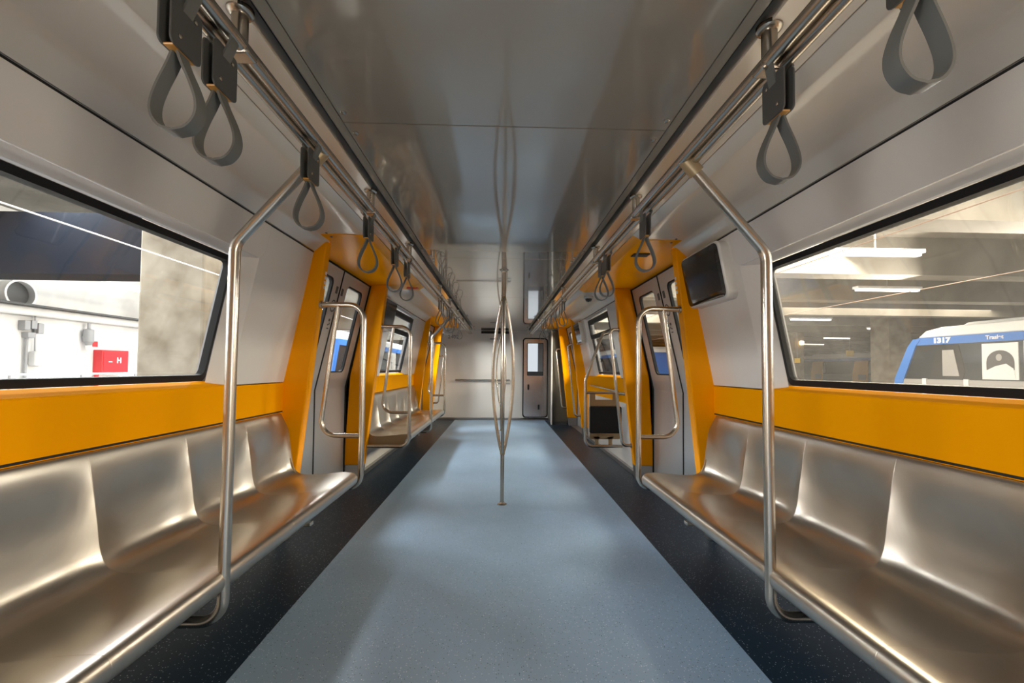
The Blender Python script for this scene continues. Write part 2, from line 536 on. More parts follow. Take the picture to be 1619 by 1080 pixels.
WN = [0]
def window(s, ya, yb, za, zb, oa, ob, oza, ozb, hopper=None, pane='glass'):
    WN[0] += 1
    w = empty('window_%d' % WN[0], (s * 1.45, (ya + yb) / 2, za), 'structure')
    D = 0.05
    def loop(y0, y1, z0, z1, d, r=0.03):
        zc, yc = (z0 + z1) / 2, (y0 + y1) / 2
        return [(s * (wx(z) + d), y, z) for y, z in rrect(yc, zc, y1 - y0, z1 - z0, r)]
    mb = MB()
    mb.ring(loop(ya, yb, za, zb, D - 0.004), loop(ya + 0.028, yb - 0.028, za + 0.03, zb - 0.03, D - 0.012))
    mb.ring(loop(ya + 0.028, yb - 0.028, za + 0.03, zb - 0.03, D - 0.012), loop(ya + 0.03, yb - 0.03, za + 0.032, zb - 0.032, D + 0.02))
    mb.build('window_seal', 'black', w, kind='structure')
    g = MB(); g.slab(loop(ya + 0.02, yb - 0.02, za + 0.02, zb - 0.02, D + 0.008), (s * 0.005, 0, 0)); g.build('window_pane', pane, w, kind='structure', smooth=False)
    if hopper:
        f = MB()
        f.slab(loop(ya + .02, yb - .02, hopper - .03, hopper + .03, D - 0.02, .008), (s * 0.03, 0, 0))
        for y in (ya + .015, yb - .055):
            f.slab(loop(y, y + .05, hopper, zb - .01, D - 0.02, .008), (s * 0.03, 0, 0))
        f.slab(loop(ya + .02, yb - .02, zb - .075, zb - .015, D - 0.02, .008), (s * 0.03, 0, 0))
        f.build('hopper_frame', 'black', w, kind='structure', bevel=.003)
    return w

walls = {}
for s in (-1, 1):
    wl = empty('wall_%s' % SIDE[s], (s * 1.5, 2.7, 0), 'structure')
    walls[s] = wl
    for bi, (a, b) in enumerate(BAYS):
        low = MB()
        x0, x1 = s * 1.49, s * 1.53
        low.box(min(x0, x1), max(x0, x1), a, b, 0, 0.78)
        low.build('lower_wall_panel', 'white', wl, smooth=False, kind='structure')
        MB().box(min(s * 1.45, s * 1.49), max(s * 1.45, s * 1.49), a, b, 0.0, 0.045).build('skirting', 'kick', wl, smooth=False, kind='structure')
        if bi == 3:
            up_ = MB(); wall_quad(up_, s, a, b, 1.045, 1.917); up_.build('upper_wall_panel', 'white', wl, smooth=False, kind='structure')
            MB().box(min(s * 1.45, s * 1.5), max(s * 1.45, s * 1.5), a, b, 0.76, 1.043).build('wall_band_yellow', 'orangeband', wl, smooth=False, kind='structure')
            continue
        # window opening in the upper panel
        if bi == 2:
            ya, yb, za, zb = 5.22, 6.42, 1.085, 1.885
            oa, ob, oza, ozb = 5.12, 6.52, 1.05, 1.905
        elif bi == 1:
            ya, yb, za, zb = 0.80, 2.18, 1.075, 1.70
            oa, ob, oza, ozb = 0.70, 2.31, 1.05, 1.73
        else:
            ya, yb, za, zb = -3.5, -2.12, 1.075, 1.70
            oa, ob, oza, ozb = -3.6, -2.0, 1.05, 1.73
        mb = MB()
        wall_quad(mb, s, a, oa, 1.05, 1.917)
        wall_quad(mb, s, ob, b, 1.05, 1.917)
        wall_quad(mb, s, oa, ob, ozb, 1.917)
        mb.build('upper_wall_panel', 'white', wl, smooth=False, kind='structure')
        rv = MB()
        def lp(y0, y1, z0, z1, d):
            return [(s * (wx(z) + d), y, z) for y, z in ((y0, z0), (y1, z0), (y1, z1), (y0, z1))]
        o_, i_ = lp(oa, ob, oza, ozb, 0.0), lp(ya - .01, yb + .01, za - .01, zb + .01, 0.05)
        rv.ring(o_[1:3] + o_[3:] + o_[:1], i_[1:3] + i_[3:] + i_[:1])
        rv.f.pop()                                # lower side is the yellow ledge
        rv.build('window_reveal', 'white', wl, smooth=False, kind='structure')
        yl = MB()
        yl.prism([(s * 1.452, 0.76), (s * 1.449, 1.042), (s * 1.453, 1.049), (s * 1.505, 1.072), (s * 1.53, 1.072), (s * 1.53, 0.76)], oa, ob)
        yl.prism([(s * 1.452, 0.76), (s * 1.45, 1.043), (s * 1.50, 1.043), (s * 1.53, 1.0), (s * 1.53, 0.76)], a, oa)
        yl.prism([(s * 1.452, 0.76), (s * 1.45, 1.043), (s * 1.50, 1.043), (s * 1.53, 1.0), (s * 1.53, 0.76)], ob, b)
        yl.build('wall_band_yellow', 'orangeband', wl, smooth=False, kind='structure')
        if not (s == 1 and bi == 2): MB().box(min(s * 1.4505, s * 1.456), max(s * 1.4505, s * 1.456), a, b, .85, .859).build('bench_seam', 'gap', wl, smooth=False, kind='structure')
        window(s, ya, yb, za, zb, oa, ob, oza, ozb, 1.63 if bi == 2 else None, 'dusty' if (bi == 1 and s == 1) else 'glass')
        # valance above the window with rounded lower corners
        va, vb = oa - 0.02, ob + 0.03
        zs = ozb - 0.002
        pts = []
        rr = 0.07
        for k in range(7):
            g = math.radians(180 + 90 * k / 6); pts.append((va + rr + rr * math.cos(g), zs + rr + rr * math.sin(g)))
        for k in range(7):
            g = math.radians(270 + 90 * k / 6); pts.append((vb - rr + rr * math.cos(g), zs + rr + rr * math.sin(g)))
        pts += [(vb, 1.914), (va, 1.914)]
        if bi != 2:
            v = MB(); v.slab([(s * (wx(z) - 0.010), y, z) for y, z in pts], (s * 0.012, 0, 0))
            v.build('window_valance', 'white', wl, smooth=False, bevel=.003, kind='structure')
        # outer skin round the window
        sk = MB()
        for (y0, y1, z0, z1) in ((a - .08, b + .08, -0.2, za - .03), (a - .08, b + .08, zb + .03, 1.98), (a - .08, ya - .03, za - .03, zb + .03), (yb + .03, b + .08, za - .03, zb + .03)):
            sk.hexa([(s * 1.60 if z < 1.0 else s * (wx(z) + .09), y, z) if k == 0 else ((s * 1.64 if z < 1.0 else s * (wx(z) + .12)), y, z) for z in (z0, z1) for (k, y) in ((0, y0), (0, y1), (1, y1), (1, y0))])
        sk.build('outer_skin', 'grey', wl, smooth=False, kind='structure')

# ------------------------------------------------------------------ doors and orange surrounds
DN = [0]; TN = [0]
def surround(s, a, b):
    TN[0] += 1
    t = empty('trim_%d' % TN[0], (s * 1.4, (a + b) / 2, 0), 'structure')
    for (y0, y1) in ((a - 0.08, a), (b, b + 0.08)):
        def xo(z): return dxz(z) + (0.035 if z < 1 else 0.03)
        m = MB()
        loops = []
        for z in (0.16, 0.95, 1.999):
            x = pxz(z); loops.append([(s * x, y0, z), (s * x, y1, z), (s * xo(z), y1, z), (s * xo(z), y0, z)])
        m.add(sum(loops, []), [(0, 1, 2, 3), (8, 9, 10, 11)] + [(4 * i + k, 4 * i + (k + 1) % 4, 4 * i + 4 + (k + 1) % 4, 4 * i + 4 + k) for i in (0, 1) for k in range(4)])
        m.build('door_post', 'orange', t, smooth=False, bevel=0.008, kind='structure')
        p = []
        for z in (0.0, 0.16):
            x = pxz(z) + 0.003; p += [(s * x, y0, z), (s * x, y1, z), (s * 1.62, y1, z), (s * 1.62, y0, z)]
        MB().hexa(p).build('kick_plate', 'kick', t, smooth=False, bevel=0.004, kind='structure')
    prof = [(0.846, 2.026), (0.895, 1.9985), (0.905, 1.997), (1.0, 2.0), (1.20, 2.001), (1.34, 1.994), (1.375, 1.985), (1.46, 1.985), (1.46, 2.06), (0.846, 2.06)]
    MB().prism([(s * x, z) for x, z in prof], a - 0.02, b + 0.02).build('door_header', 'orange', t, angle=50, kind='structure')
    pr2 = [(0.846, 2.0255), (0.895, 1.998), (0.905, 1.9965), (1.0, 1.9995), (1.178, 2.0005), (1.178, 2.03), (0.846, 2.045)]
    for (y0, y1) in ((a - 0.22, a - 0.015), (b + 0.015, b + 0.24)):
        if y1 < Y1: MB().prism([(s * x, z - .001) for x, z in pr2], y0, y1).build('door_header_lip', 'orange', t, angle=50, kind='structure')
    # screws and the small white sticker on the near post
    for y in (a - .17, a - .25):
        MB().lathe([(0.008, 0), (0.008, -0.003), (0.003, -0.005)], (s * 1.12, y, 1.9995), 'z', 10).build('header_screw', 'darkgrey', t, kind='structure')
    st = MB()
    for k in range(4):
        z = 1.78 - k * 0.032
        st.hexa([(s * (pxz(zz) - .0015 + e), y, zz) for zz in (z, z + .02) for (e, y) in ((0, a - .035), (0, a - .015), (.002, a - .015), (.002, a - .035))])
    st.build('post_sticker', 'pale', t, smooth=False, kind='structure')
    return t

def door(s, a, b, leaves=True):
    DN[0] += 1
    d = empty('door_%d' % DN[0], (s * 1.585, (a + b) / 2, 0), 'structure')
    mid = (a + b) / 2
    MB().box(min(s * 1.45, s * 1.66), max(s * 1.45, s * 1.66), a, b, 0.0, 0.012).build('door_sill', 'kick', d, smooth=False, kind='structure')
    sl = MB()                                  # black seals down the jambs and across the top
    for y in (a + 0.001, b - 0.013):
        for z0, z1 in ((0.012, 0.95), (0.95, 1.985)):
            sl.hexa([(s * (dxz(z) + e), yy, z) for z in (z0 + (1e-4 if z0 > .9 else 0), z1) for (e, yy) in ((-0.012, y), (-0.012, y + .012), (.03, y + .012), (.03, y))])
    sl.box(min(s * 1.35, s * 1.42), max(s * 1.35, s * 1.42), a, b, 1.972, 1.986)
    sl.build('door_seal', 'black', d, smooth=False, kind='structure')
    if not leaves: return d
    for k, (y0, y1) in enumerate(((a + 0.014, mid - 0.009), (mid + 0.009, b - 0.014))):
        wy0, wy1 = y0 + 0.145, y1 - 0.145
        wz0, wz1 = 1.10, 1.88
        lower = MB()
        lower.prism([(s * 1.585, 0.015), (s * 1.585, 0.95), (s * dxz(wz0 - .06), wz0 - .06), (s * (dxz(wz0 - .06) + .035), wz0 - .06), (s * 1.62, 0.95), (s * 1.62, 0.015)], y0, y1)
        leaf = lower.build('door_leaf', 'doorsteel', d, smooth=False, kind='structure')
        up_ = MB()
        def ringpts(yy0, yy1, zz0, zz1, r, off=0.0):
            return [(s * (dxz(z) + off), y, z) for y, z in rrect((yy0 + yy1) / 2, (zz0 + zz1) / 2, yy1 - yy0, zz1 - zz0, r)]
        outer = ringpts(y0, y1, wz0 - .06, 1.972, 0.0005)
        inner = ringpts(wy0, wy1, wz0, wz1, 0.05)
        up_.ring(outer, inner)
        up_.ring([(x + s * .035, y, z) for x, y, z in outer], [(x + s * .035, y, z) for x, y, z in inner])
        up_.build('leaf_upper', 'doorpaint', leaf, smooth=False, kind='structure')
        se = MB()
        se.ring(inner, ringpts(wy0 + .012, wy1 - .012, wz0 + .012, wz1 - .012, 0.045, .006))
        se.ring(ringpts(wy0 + .012, wy1 - .012, wz0 + .012, wz1 - .012, 0.045, .006), ringpts(wy0 + .012, wy1 - .012, wz0 + .012, wz1 - .012, 0.045, .03))
        se.build('leaf_window_seal', 'black', leaf, kind='structure')
        MB().slab(ringpts(wy0 + .005, wy1 - .005, wz0 + .005, wz1 - .005, .045, .016), (s * .005, 0, 0)).build('leaf_window_pane', 'glass', leaf, smooth=False, kind='structure')
        # pictograms by the meeting edge
        sy = mid + (0.06 if k else -0.06)
        pic = MB()
        def plate(yc, zc, w, h, t=.002, r=.004):
            pic.slab([(s * (dxz(z) - t), y, z) for y, z in rrect(yc, zc, w, h, r, 2)], (s * (t + .001), 0, 0))
        plate(sy, 1.80, .042, .06)
        plate(sy, 1.545, .026, .022); plate(sy + .012, 1.515, .012, .02); plate(sy - .01, 1.505, .018, .012); plate(sy, 1.475, .036, .01)
        if k == 0:
            for g in range(20):
                a1 = 2 * math.pi * g / 20
                plate(sy + .045 * math.cos(a1), 1.665 + .045 * math.sin(a1), .013, .013, .0015, .005)
            plate(sy, 1.665, .016, .03)
        pic.build('door_pictogram', 'darkgrey', leaf, smooth=False, kind='structure')
        if k == 0:
            sl2 = MB(); sl2.box(min(s * 1.581, s * 1.59), max(s * 1.581, s * 1.59), y0 + .50, y0 + .52, .74, .84)
            sl2.build('door_key_slot', 'darkgrey', leaf, smooth=False, kind='structure')
            bt = MB().lathe([(0.04, 0), (0.04, -.004), (.036, -.006)], (s * dxz(1.02), y0 + .40, 1.02), 'x', 20)
            if s < 0: bt = MB().lathe([(0.04, 0), (0.04, .004), (.036, .006)], (s * dxz(1.02), y0 + .40, 1.02), 'x', 20)
            bt.build('door_button_disc', 'red', leaf, kind='structure')
    # centre seal
    sl = MB()
    for z0, z1 in ((0.015, 0.95), (0.9501, 1.975)):
        sl.hexa([(s * (dxz(z) + e), yy, z) for z in (z0, z1) for (e, yy) in ((-0.004, mid - .009), (-0.004, mid + .009), (.03, mid + .009), (.03, mid - .009))])
    sl.build('door_centre_seal', 'black', d, smooth=False, kind='structure')
    return d

for s in (-1, 1):
    for i, (a, b) in enumerate(DOORS):
        surround(s, a, b)
        door(s, a, b, leaves=(i != 0))

# ------------------------------------------------------------------ end wall
ew = MB().box(-1.62, 1.62, Y1, Y1 + 0.08, 0, 2.1).build('wall_end', 'endwall', kind='structure', smooth=False)
MB().box(-0.435, 0.20, Y1 - 0.012, Y1, 1.935, 1.99).build('vent_slot', 'gap', ew, smooth=False, kind='structure')
vt = MB()
for k in range(3): vt.box(-0.43, 0.195, Y1 - .016, Y1 - .01, 1.945 + k * .016, 1.951 + k * .016)
vt.build('vent_slat', 'darkgrey', ew, smooth=False, kind='structure')
MB().box(-1.6, 1.62, Y1 - .012, Y1, 0, 0.05).build('skirting', 'kick', ew, smooth=False, kind='structure')
MB().box(-0.24, -0.06, Y1 - .008, Y1, 1.80, 1.83).build('notice_plate', 'grey', ew, smooth=False, kind='structure')
text('car_number', '2402', 'darkgrey', ew, 0.115, Matrix.Translation((-1.06, Y1 - .003, 1.85)) @ Matrix.Rotation(math.pi / 2, 4, 'X'), width=0.24)
rb = empty('handrail', (-0.4, Y1, 0.89))
tag(rb, 'short grey horizontal handrail across the end wall', 'handrail')
MB().tube([(-1.0, Y1 - .07, .89), (.22, Y1 - .07, .89)], .018).build('rail', 'tube', rb)
for x in (-.95, .17): MB().tube([(x, Y1 - .07, .89), (x, Y1, .89)], .012).build('bracket', 'tube', rb)
MB().box(-.10, .22, Y1 - .03, Y1, .80, .83).build('lower_strip', 'grey', rb, smooth=False)
# cab door
DN[0] += 1
cd = empty('door_%d' % DN[0], (0.8, Y1, 0), 'structure')
def yloop(x0, x1, z0, z1, r, y): return [(x, y, z) for x, z in rrect((x0 + x1) / 2, (z0 + z1) / 2, x1 - x0, z1 - z0, r)]
m_ = MB(); m_.ring(yloop(.47, 1.10, .02, 1.87, .01, Y1 - .012), yloop(.50, 1.07, .055, 1.845, .07, Y1 - .012)); m_.ring(yloop(.47, 1.10, .02, 1.87, .01, Y1), yloop(.47, 1.10, .02, 1.87, .01, Y1 - .012))
m_.build('door_frame', 'white', cd, smooth=False, kind='structure')
m_ = MB(); m_.ring(yloop(.50, 1.07, .055, 1.845, .07, Y1 - .014), yloop(.525, 1.045, .08, 1.82, .06, Y1 - .014)); m_.ring(yloop(.50, 1.07, .055, 1.845, .07, Y1), yloop(.50, 1.07, .055, 1.845, .07, Y1 - .014))
m_.build('door_seal', 'black', cd, smooth=False, kind='structure')
K['cabdoor'] = wavy(mat('cab_door_satin', (0.62, 0.56, 0.54), 0.18, 0.85), 1.3, 0.2)
MB().slab(yloop(.525, 1.045, .08, 1.82, .06, Y1 - .02), (0, .02, 0)).build('door_leaf', 'cabdoor', cd, smooth=False, kind='structure')
MB().slab(yloop(.60, .965, .995, 1.735, .02, Y1 - .024), (0, .004, 0)).build('window_seal', 'black', cd, smooth=False, kind='structure')
K['cabglass'] = emit('daylit_cab_window', (0.88, 0.95, 1.0), 0.85)  # emission stands in for daylight coming through the cab
MB().slab(yloop(.615, .95, 1.01, 1.72, .015, Y1 - .027), (0, .004, 0)).build('window_pane', 'cabglass', cd, smooth=False, kind='structure')
MB().slab(yloop(.84, .952, 1.0, 1.72, .01, Y1 - .030), (0, .003, 0)).build('window_blind', 'grey', cd, smooth=False, kind='structure')  # dark strips stand in for the dimmer right and bottom of the glowing pane
MB().slab(yloop(.613, .952, 1.0, 1.09, .01, Y1 - .031), (0, .003, 0)).build('window_blind', 'darkgrey', cd, smooth=False, kind='structure')
MB().slab(yloop(.615, .65, .68, .80, .012, Y1 - .034), (0, .016, 0)).build('door_handle', 'black', cd, kind='structure', bevel=.002)
MB().slab(yloop(.85, .885, .24, .35, .01, Y1 - .03), (0, .012, 0)).build('door_latch', 'black', cd, kind='structure', bevel=.002)
# equipment cabinet filling the corner past the last doorway
cb = empty('equipment_cabinet', (1.25, 9.2, 0))
tag(cb, 'tall dark olive cabinet with white corner strip beside the end wall door', 'cabinet')
MB().box(1.075, 1.40, 8.84, Y1 - .005, 0.06, 1.96).build('body', 'olive', cb, smooth=False, bevel=.004)
MB().box(1.05, 1.078, 8.80, 8.86, 0.0, 1.97).build('corner_strip', 'endwall', cb, smooth=False, bevel=.004)
MB().box(1.085, 1.39, 8.85, Y1 - .01, 0, 0.06).build('plinth', 'darkgrey', cb, smooth=False)
# rear end of the car
MB().box(-1.62, 1.62, Y0 - .08, Y0, 0, 2.1).build('wall_back', 'endwall', kind='structure', smooth=False)

# ------------------------------------------------------------------ benches
def catmull(P, n):
    out = []
    P = [Vector((*p, 0)) for p in P]
    Q = [P[0] * 2 - P[1]] + P + [P[-1] * 2 - P[-2]]
    for i in range(1, len(Q) - 2):
        for k in range(n):
            t = k / n
            a, b, c, d = Q[i - 1], Q[i], Q[i + 1], Q[i + 2]
            out.append(0.5 * ((2 * b) + (c - a) * t + (2 * a - 5 * b + 4 * c - d) * t * t + (3 * b - a - 3 * c + d) * t ** 3))
    out.append(P[-1])
    return out
SEATP = catmull([(0.985, 0.385), (0.955, 0.386), (0.937, 0.40), (0.932, 0.425), (0.936, 0.442), (0.946, 0.4545), (0.960, 0.4595), (0.982, 0.4605), (1.04, 0.4575), (1.12, 0.450), (1.21, 0.442), (1.29, 0.441), (1.335, 0.452), (1.362, 0.48), (1.377, 0.53), (1.388, 0.61), (1.402, 0.70), (1.418, 0.79), (1.428, 0.83), (1.436, 0.845), (1.447, 0.848)], 4)
def sstep(a, b, x):
    t = max(0, min(1, (x - a) / (b - a))); return t * t * (3 - 2 * t)
def dish_amount(x, z):
    if z < 0.455 or x < 1.3:
        return 0.020 * sstep(1.0, 1.30, x) if x > 0.96 else 0
    k = sstep(0.44, 0.50, z)
    return (0.020 * (1 - k) + 0.036 * k) * (1 - sstep(0.60, 0.835, z))
def seat_mesh(s, y0, y1, open0=False, open1=False):
    rows = []
    N = 26
    nP = len(SEATP)
    nor = []
    for i in range(nP):
        t = (SEATP[min(i + 1, nP - 1)] - SEATP[max(i - 1, 0)]).normalized()
        nor.append((t.y, -t.x))                 # away from the sitter
    for i, p in enumerate(SEATP):
        row = []
        am = dish_amount(p.x, p.y)
        for k in range(N + 1):
            q = k / N
            u = 0.5 - 0.5 * math.cos(math.pi * q) if True else q
            g = 1 - abs(2 * u - 1) ** 3.2
            y = y0 + (y1 - y0) * u
            if open1 or open0:                  # rounded plan corner at the bench end
                c = (1 - sstep(0.93, 1.06, p.x)) * 0.055 if p.y < .47 else 0
                up_c = sstep(0.72, 0.85, p.y) * 0.05 if p.y > .47 else 0
                if open1: y -= (c + up_c) * sstep(0.6, 1, u)
                else: y += (c + up_c) * (1 - sstep(0, 0.4, u))
            x, z = p.x + nor[i][0] * am * g, p.y + nor[i][1] * am * g
            row.append((s * x, y, z))
        rows.append(row)
    return MB().grid(rows)

def bench(s, y0, pitch, label, open0=False, open1=False):
    y1 = y0 + 3 * pitch
    r = empty('bench', (s * 1.2, (y0 + y1) / 2, 0.38))
    tag(r, label, 'bench', 'metal benches along the windows')
    for k in range(3):
        o = seat_mesh(s, y0 + k * pitch, y0 + (k + 1) * pitch, open0 and k == 0, open1 and k == 2).build('seat', 'seat', r, angle=70)
        sm = o.modifiers.new('thick', 'SOLIDIFY'); sm.thickness = 0.004; sm.offset = -1 if s > 0 else -1
    a, b = (y0 + (.05 if open0 else .01), y1 - (.05 if open1 else .01))
    MB().prism([(s * 1.0, .384), (s * 1.03, .34), (s * 1.08, .335), (s * 1.08, .395), (s * 1.0, .392)], a, b).build('underframe_beam', 'kick', r, smooth=False)
    MB().prism([(s * 1.08, .395), (s * 1.08, .375), (s * 1.484, .33), (s * 1.484, .36), (s * 1.25, .40)], a, b).build('underframe_pan', 'darkgrey', r, smooth=False)
    for oo, yy in ((open0, y0 + .012), (open1, y1 - .012)):
        if oo:
            poly = [(s * p.x, p.y - .004) for p in SEATP if p.y > 0.43 and p.x < 1.36 and p.x > .965] + [(s * 1.385, .55), (s * 1.475, .55), (s * 1.475, .33), (s * 1.0, .35)]
            MB().prism(poly, yy - .004, yy + .004).build('end_panel', 'bronze', r, smooth=False)
    # hinge bracket below the front edge
    ym = y0 + (2.28 - 1.52 if True else 0)
    MB().box(min(s * .985, s * 1.03), max(s * .985, s * 1.03), ym - .02, ym + .02, .325, .345).build('latch', 'tube', r, smooth=False, bevel=.003)
    return r

P_ = 0.4533
OUT = {-1: 'on the concrete-column side', 1: 'on the parked-train side'}
bench(-1, 0.16, P_, 'brushed steel three-seat bench, nearer half of the row beneath the window showing the concrete column', True, False)
bench(-1, 1.52, P_, 'brushed steel three-seat bench between mid pole and orange post, below window with concrete column', False, True)
bench(1, 0.16, P_, 'brushed steel three-seat bench, nearest one under the window showing the parked 1317 train', True, False)
bench(1, 1.52, P_, 'brushed steel three-seat bench below the wall screen, ending at the orange post', False, True)
bench(-1, 4.48, P_, 'brushed steel three-seat bench beyond the first doorway, starting at the orange post', True, False)
bench(-1, 5.84, P_, 'brushed steel three-seat bench farthest down the car, near the end wall', False, True)

# ------------------------------------------------------------------ tubes
R1 = 0.0185
def mid_pole(s, y, label):
    r = empty('grab_pole', (s * .94, y, .3))
    tag(r, label, 'grab pole', 'bent steel poles rising from the benches')
    MB().tube([(s * 1.20, y, .285), (s * .945, y, .285), (s * .94, y, 1.575), (s * .66, y, 1.895)], R1, [0, .075, .09, 0], 16, fn=10).build('pole', 'tube', r)
    MB().tube([(s * .69, y, 1.861), (s * .64, y, 1.918)], .027, 0, 14).build('rail_clamp', 'bronze', r)
    MB().tube([(s * .945, y, .415), (s * .985, y, .415)], .022, 0, 12).build('seat_clamp', 'tube', r)
    MB().tube([(s * 1.10, y, .285), (s * 1.10, y, .36)], .016, 0, 10).build('bench_bracket', 'tube', r)
    return r
mid_pole(-1, 1.5, 'bent steel pole in front of the bench under the window with the concrete column')
mid_pole(1, 1.5, 'bent steel pole in front of the bench under the window with the 1317 train')
mid_pole(-1, 5.86, 'bent steel pole on the far bench past the first doorway')

def end_frame(s, y, label, lo=True):
    r = empty('grab_rail', (s * .94, y, .34))
    tag(r, label, 'grab frame', 'looped steel frames at bench ends')
    xp = pxz(1.57)
    MB().tube([(s * (xp + .01), y, 1.572), (s * .94, y, 1.572), (s * .94, y, .345), (s * 1.14, y, .345)] if lo else
              [(s * (xp + .01), y, 1.572), (s * .94, y, 1.572), (s * .94, y, .345), (s * 1.36, y, .345)], R1, [0, .10, .085, 0], 16, fn=10).build('post', 'tube', r)
    MB().tube([(s * 1.115, y, 1.565), (s * 1.222, y, .69), (s * .945, y, .69)], .0155, [0, .10, 0], 14, fn=10).build('inner_loop', 'tube', r)
    MB().tube([(s * (xp + .012), y, 1.572), (s * (xp - .012), y, 1.572)], .028, 0, 16).build('flange', 'tube', r)
    return r
FY = 2.91
end_frame(-1, 2.915, 'looped steel frame at bench end before the first doorway, beside concrete column window')
end_frame(1, 2.915, 'looped steel frame at bench end before the doorway, beside the wall screen')
end_frame(-1, 4.43, 'looped steel frame at the near end of the far bench past the doorway', False)
end_frame(-1, 7.235, 'looped steel frame at the far end of the farthest bench', True)

def d_handle(s, y, label, ztop=1.57, zbot=.36):
    r = empty('grab_bar', (s * 1.2, y, zbot))
    tag(r, label, 'grab handle', 'slanted steel handles on the orange posts')
    x0, x1 = pxz(ztop), pxz(zbot)
    MB().tube([(s * (x0 + .005), y, ztop), (s * (x0 - .095), y, ztop), (s * (x1 - .095), y, zbot), (s * (x1 + .005), y, zbot)], .0165, [0, .055, .055, 0], 14, fn=8).build('handle_tube', 'tube', r)
    for z in (ztop, zbot):
        MB().tube([(s * (pxz(z) + .006), y, z), (s * (pxz(z) - .006), y, z)], .027, 0, 14).build('flange', 'tube', r)
    return r
d_handle(1, 4.44, 'slanted steel handle on the orange post in front of the wheelchair backrest')
d_handle(1, 7.24, 'slanted steel handle on the orange post just beyond the wheelchair bay')
d_handle(1, 8.76, 'slanted steel handle beside the dark cabinet at the end wall', 1.56, .36)
d_handle(-1, 8.76, 'slanted steel handle on the last orange post before the end wall', 1.40, .44)

# overhead double rails
for s in (-1, 1):
    r = empty('handrail', (s * .65, 4, 1.9))
    tag(r, 'long double ceiling handrail %s' % OUT[s], 'handrail', None)
    MB().tube([(s * .634, -4.0, 1.908), (s * .634, 9.3, 1.908)], .0165, 0, 16).build('inner_rail', 'tube', r)
    MB().tube([(s * .672, -4.0, 1.902), (s * .672, 9.3, 1.902)], .0165, 0, 16).build('outer_rail', 'tube', r)
    for y in (-1.0, 0.05, 1.02, 2.06, 2.94, 4.42, 5.3, 6.3, 7.25, 8.75):
        h = MB(); h.tube([(s * .648, y, 2.012), (s * .648, y, 1.905)], .0185, 0, 16).build('stanchion', 'tube', r)
        MB().lathe([(.030, 0.004), (.030, -.006), (.026, -.010), (.019, -.012)], (s * .648, y, 2.0055), 'z', 20).build('flange', 'tube', r)
        MB().box(min(s * .615, s * .69), max(s * .615, s * .69), y - .022, y + .022, 1.888, 1.905).build('rail_saddle', 'tube', r, smooth=False, bevel=.006)

# ------------------------------------------------------------------ straps
def strap_proto():
    r = empty('hanging_strap', (0, 0, 1.905))
    z = 1.905
    def band(line, w, t=.0025, closed=False):
        mb = MB(); n = len(line)
        vs, fs = [], []
        for i, (x, zz) in enumerate(line):
            a = line[max(i - 1, 0)] if not closed else line[i - 1]
            b = line[min(i + 1, n - 1)] if not closed else line[(i + 1) % n]
            tx, tz = b[0] - a[0], b[1] - a[1]
            l = math.hypot(tx, tz) or 1
            nx, nz = -tz / l * t, tx / l * t
            for sx in (1, -1):
                for yy in (-w / 2, w / 2):
                    vs.append((x + sx * nx, yy, zz + sx * nz))
        m = n if closed else n - 1
        for i in range(m):
            j = (i + 1) % n
            a, b = i * 4, j * 4
            fs += [(a, b, b + 1, a + 1), (a + 2, a + 3, b + 3, b + 2), (a, a + 2, b + 2, b), (a + 1, b + 1, b + 3, a + 3)]
        if not closed:
            fs += [(0, 1, 3, 2), (m * 4, m * 4 + 2, m * 4 + 3, m * 4 + 1)]
        return mb.add(vs, fs)
    # teardrop grip
    ctl = [(0.003, z - .135), (.014, z - .165), (.032, z - .205), (.043, z - .24), (.041, z - .268), (.024, z - .290), (0, z - .297)]
    half = [(p.x, p.y) for p in catmull(ctl, 5)]
    loop = half + [(-x, zz) for x, zz in reversed(half[:-1])]
    band(loop, .030).build('grip_loop', 'strap', r, angle=60)
    # loop round the rail
    top = [(.012, z - .06), (.030, z - .018)]
    for k in range(9):
        g = math.radians(-10 + 200 * k / 8); top.append((.024 * math.cos(g), z + .002 + .024 * math.sin(g)))
    top += [(-.012, z - .06)]
    band(top, .026).build('rail_loop', 'strap', r, angle=60)
    # two card plates
    for sx in (-1, 1):
        MB().slab([(sx * .009, y, zz) for y, zz in rrect(0, z - .088, .082, .105, .012, 4)], (sx * .005, 0, 0)).build('holder_plate', 'holder', r, smooth=False, bevel=.0015)
    MB().slab([(-.009, y, zz) for y, zz in rrect(0, z - .1385, .060, .005, .002, 2)], (.018, 0, 0)).build('holder_core', 'amber', r, smooth=False)
    for sx in (-1, 1):
        for y, zz in ((-.02, z - .118), (.02, z - .058)):
            pr = [(.0045, sx * .0), (.0045, sx * .0025), (.002, sx * .004)]
            MB().lathe(pr, (sx * .0138, y, zz), 'x', 10).build('rivet', 'tube', r)
    return r
proto = strap_proto()
tag(proto, '', 'hanging strap', 'grey hanging straps on the ceiling rails')
ORD = ['nearest', 'second', 'third', 'fourth', 'fifth', 'sixth', 'seventh', 'eighth', 'ninth', 'tenth']
first = True
SP = {-1: [0.845, 0.965, 1.425, 2.06, 2.58, 2.92, 4.55, 4.72, 5.25, 5.55, 6.15, 6.75], 1: [0.655, 1.0, 1.95, 2.66, 2.80, 4.5, 4.7, 5.2, 5.6, 6.2, 6.7]}
for s in (-1, 1):
    for i, y in enumerate(SP[s]):
        loc = (s * .655, y, 1.905)
        o = proto if first else dup(proto, loc)
        first = False
        o.location = loc
        n = len(SP[s])
        cnt = ORD[i] if i < 10 else {10: 'eleventh', 11: 'twelfth', 12: 'thirteenth'}[i]
        pos = 'grey hanging strap, %s along the ceiling rail %s' % (cnt if i else 'nearest one', OUT[s])
        o['label'] = pos

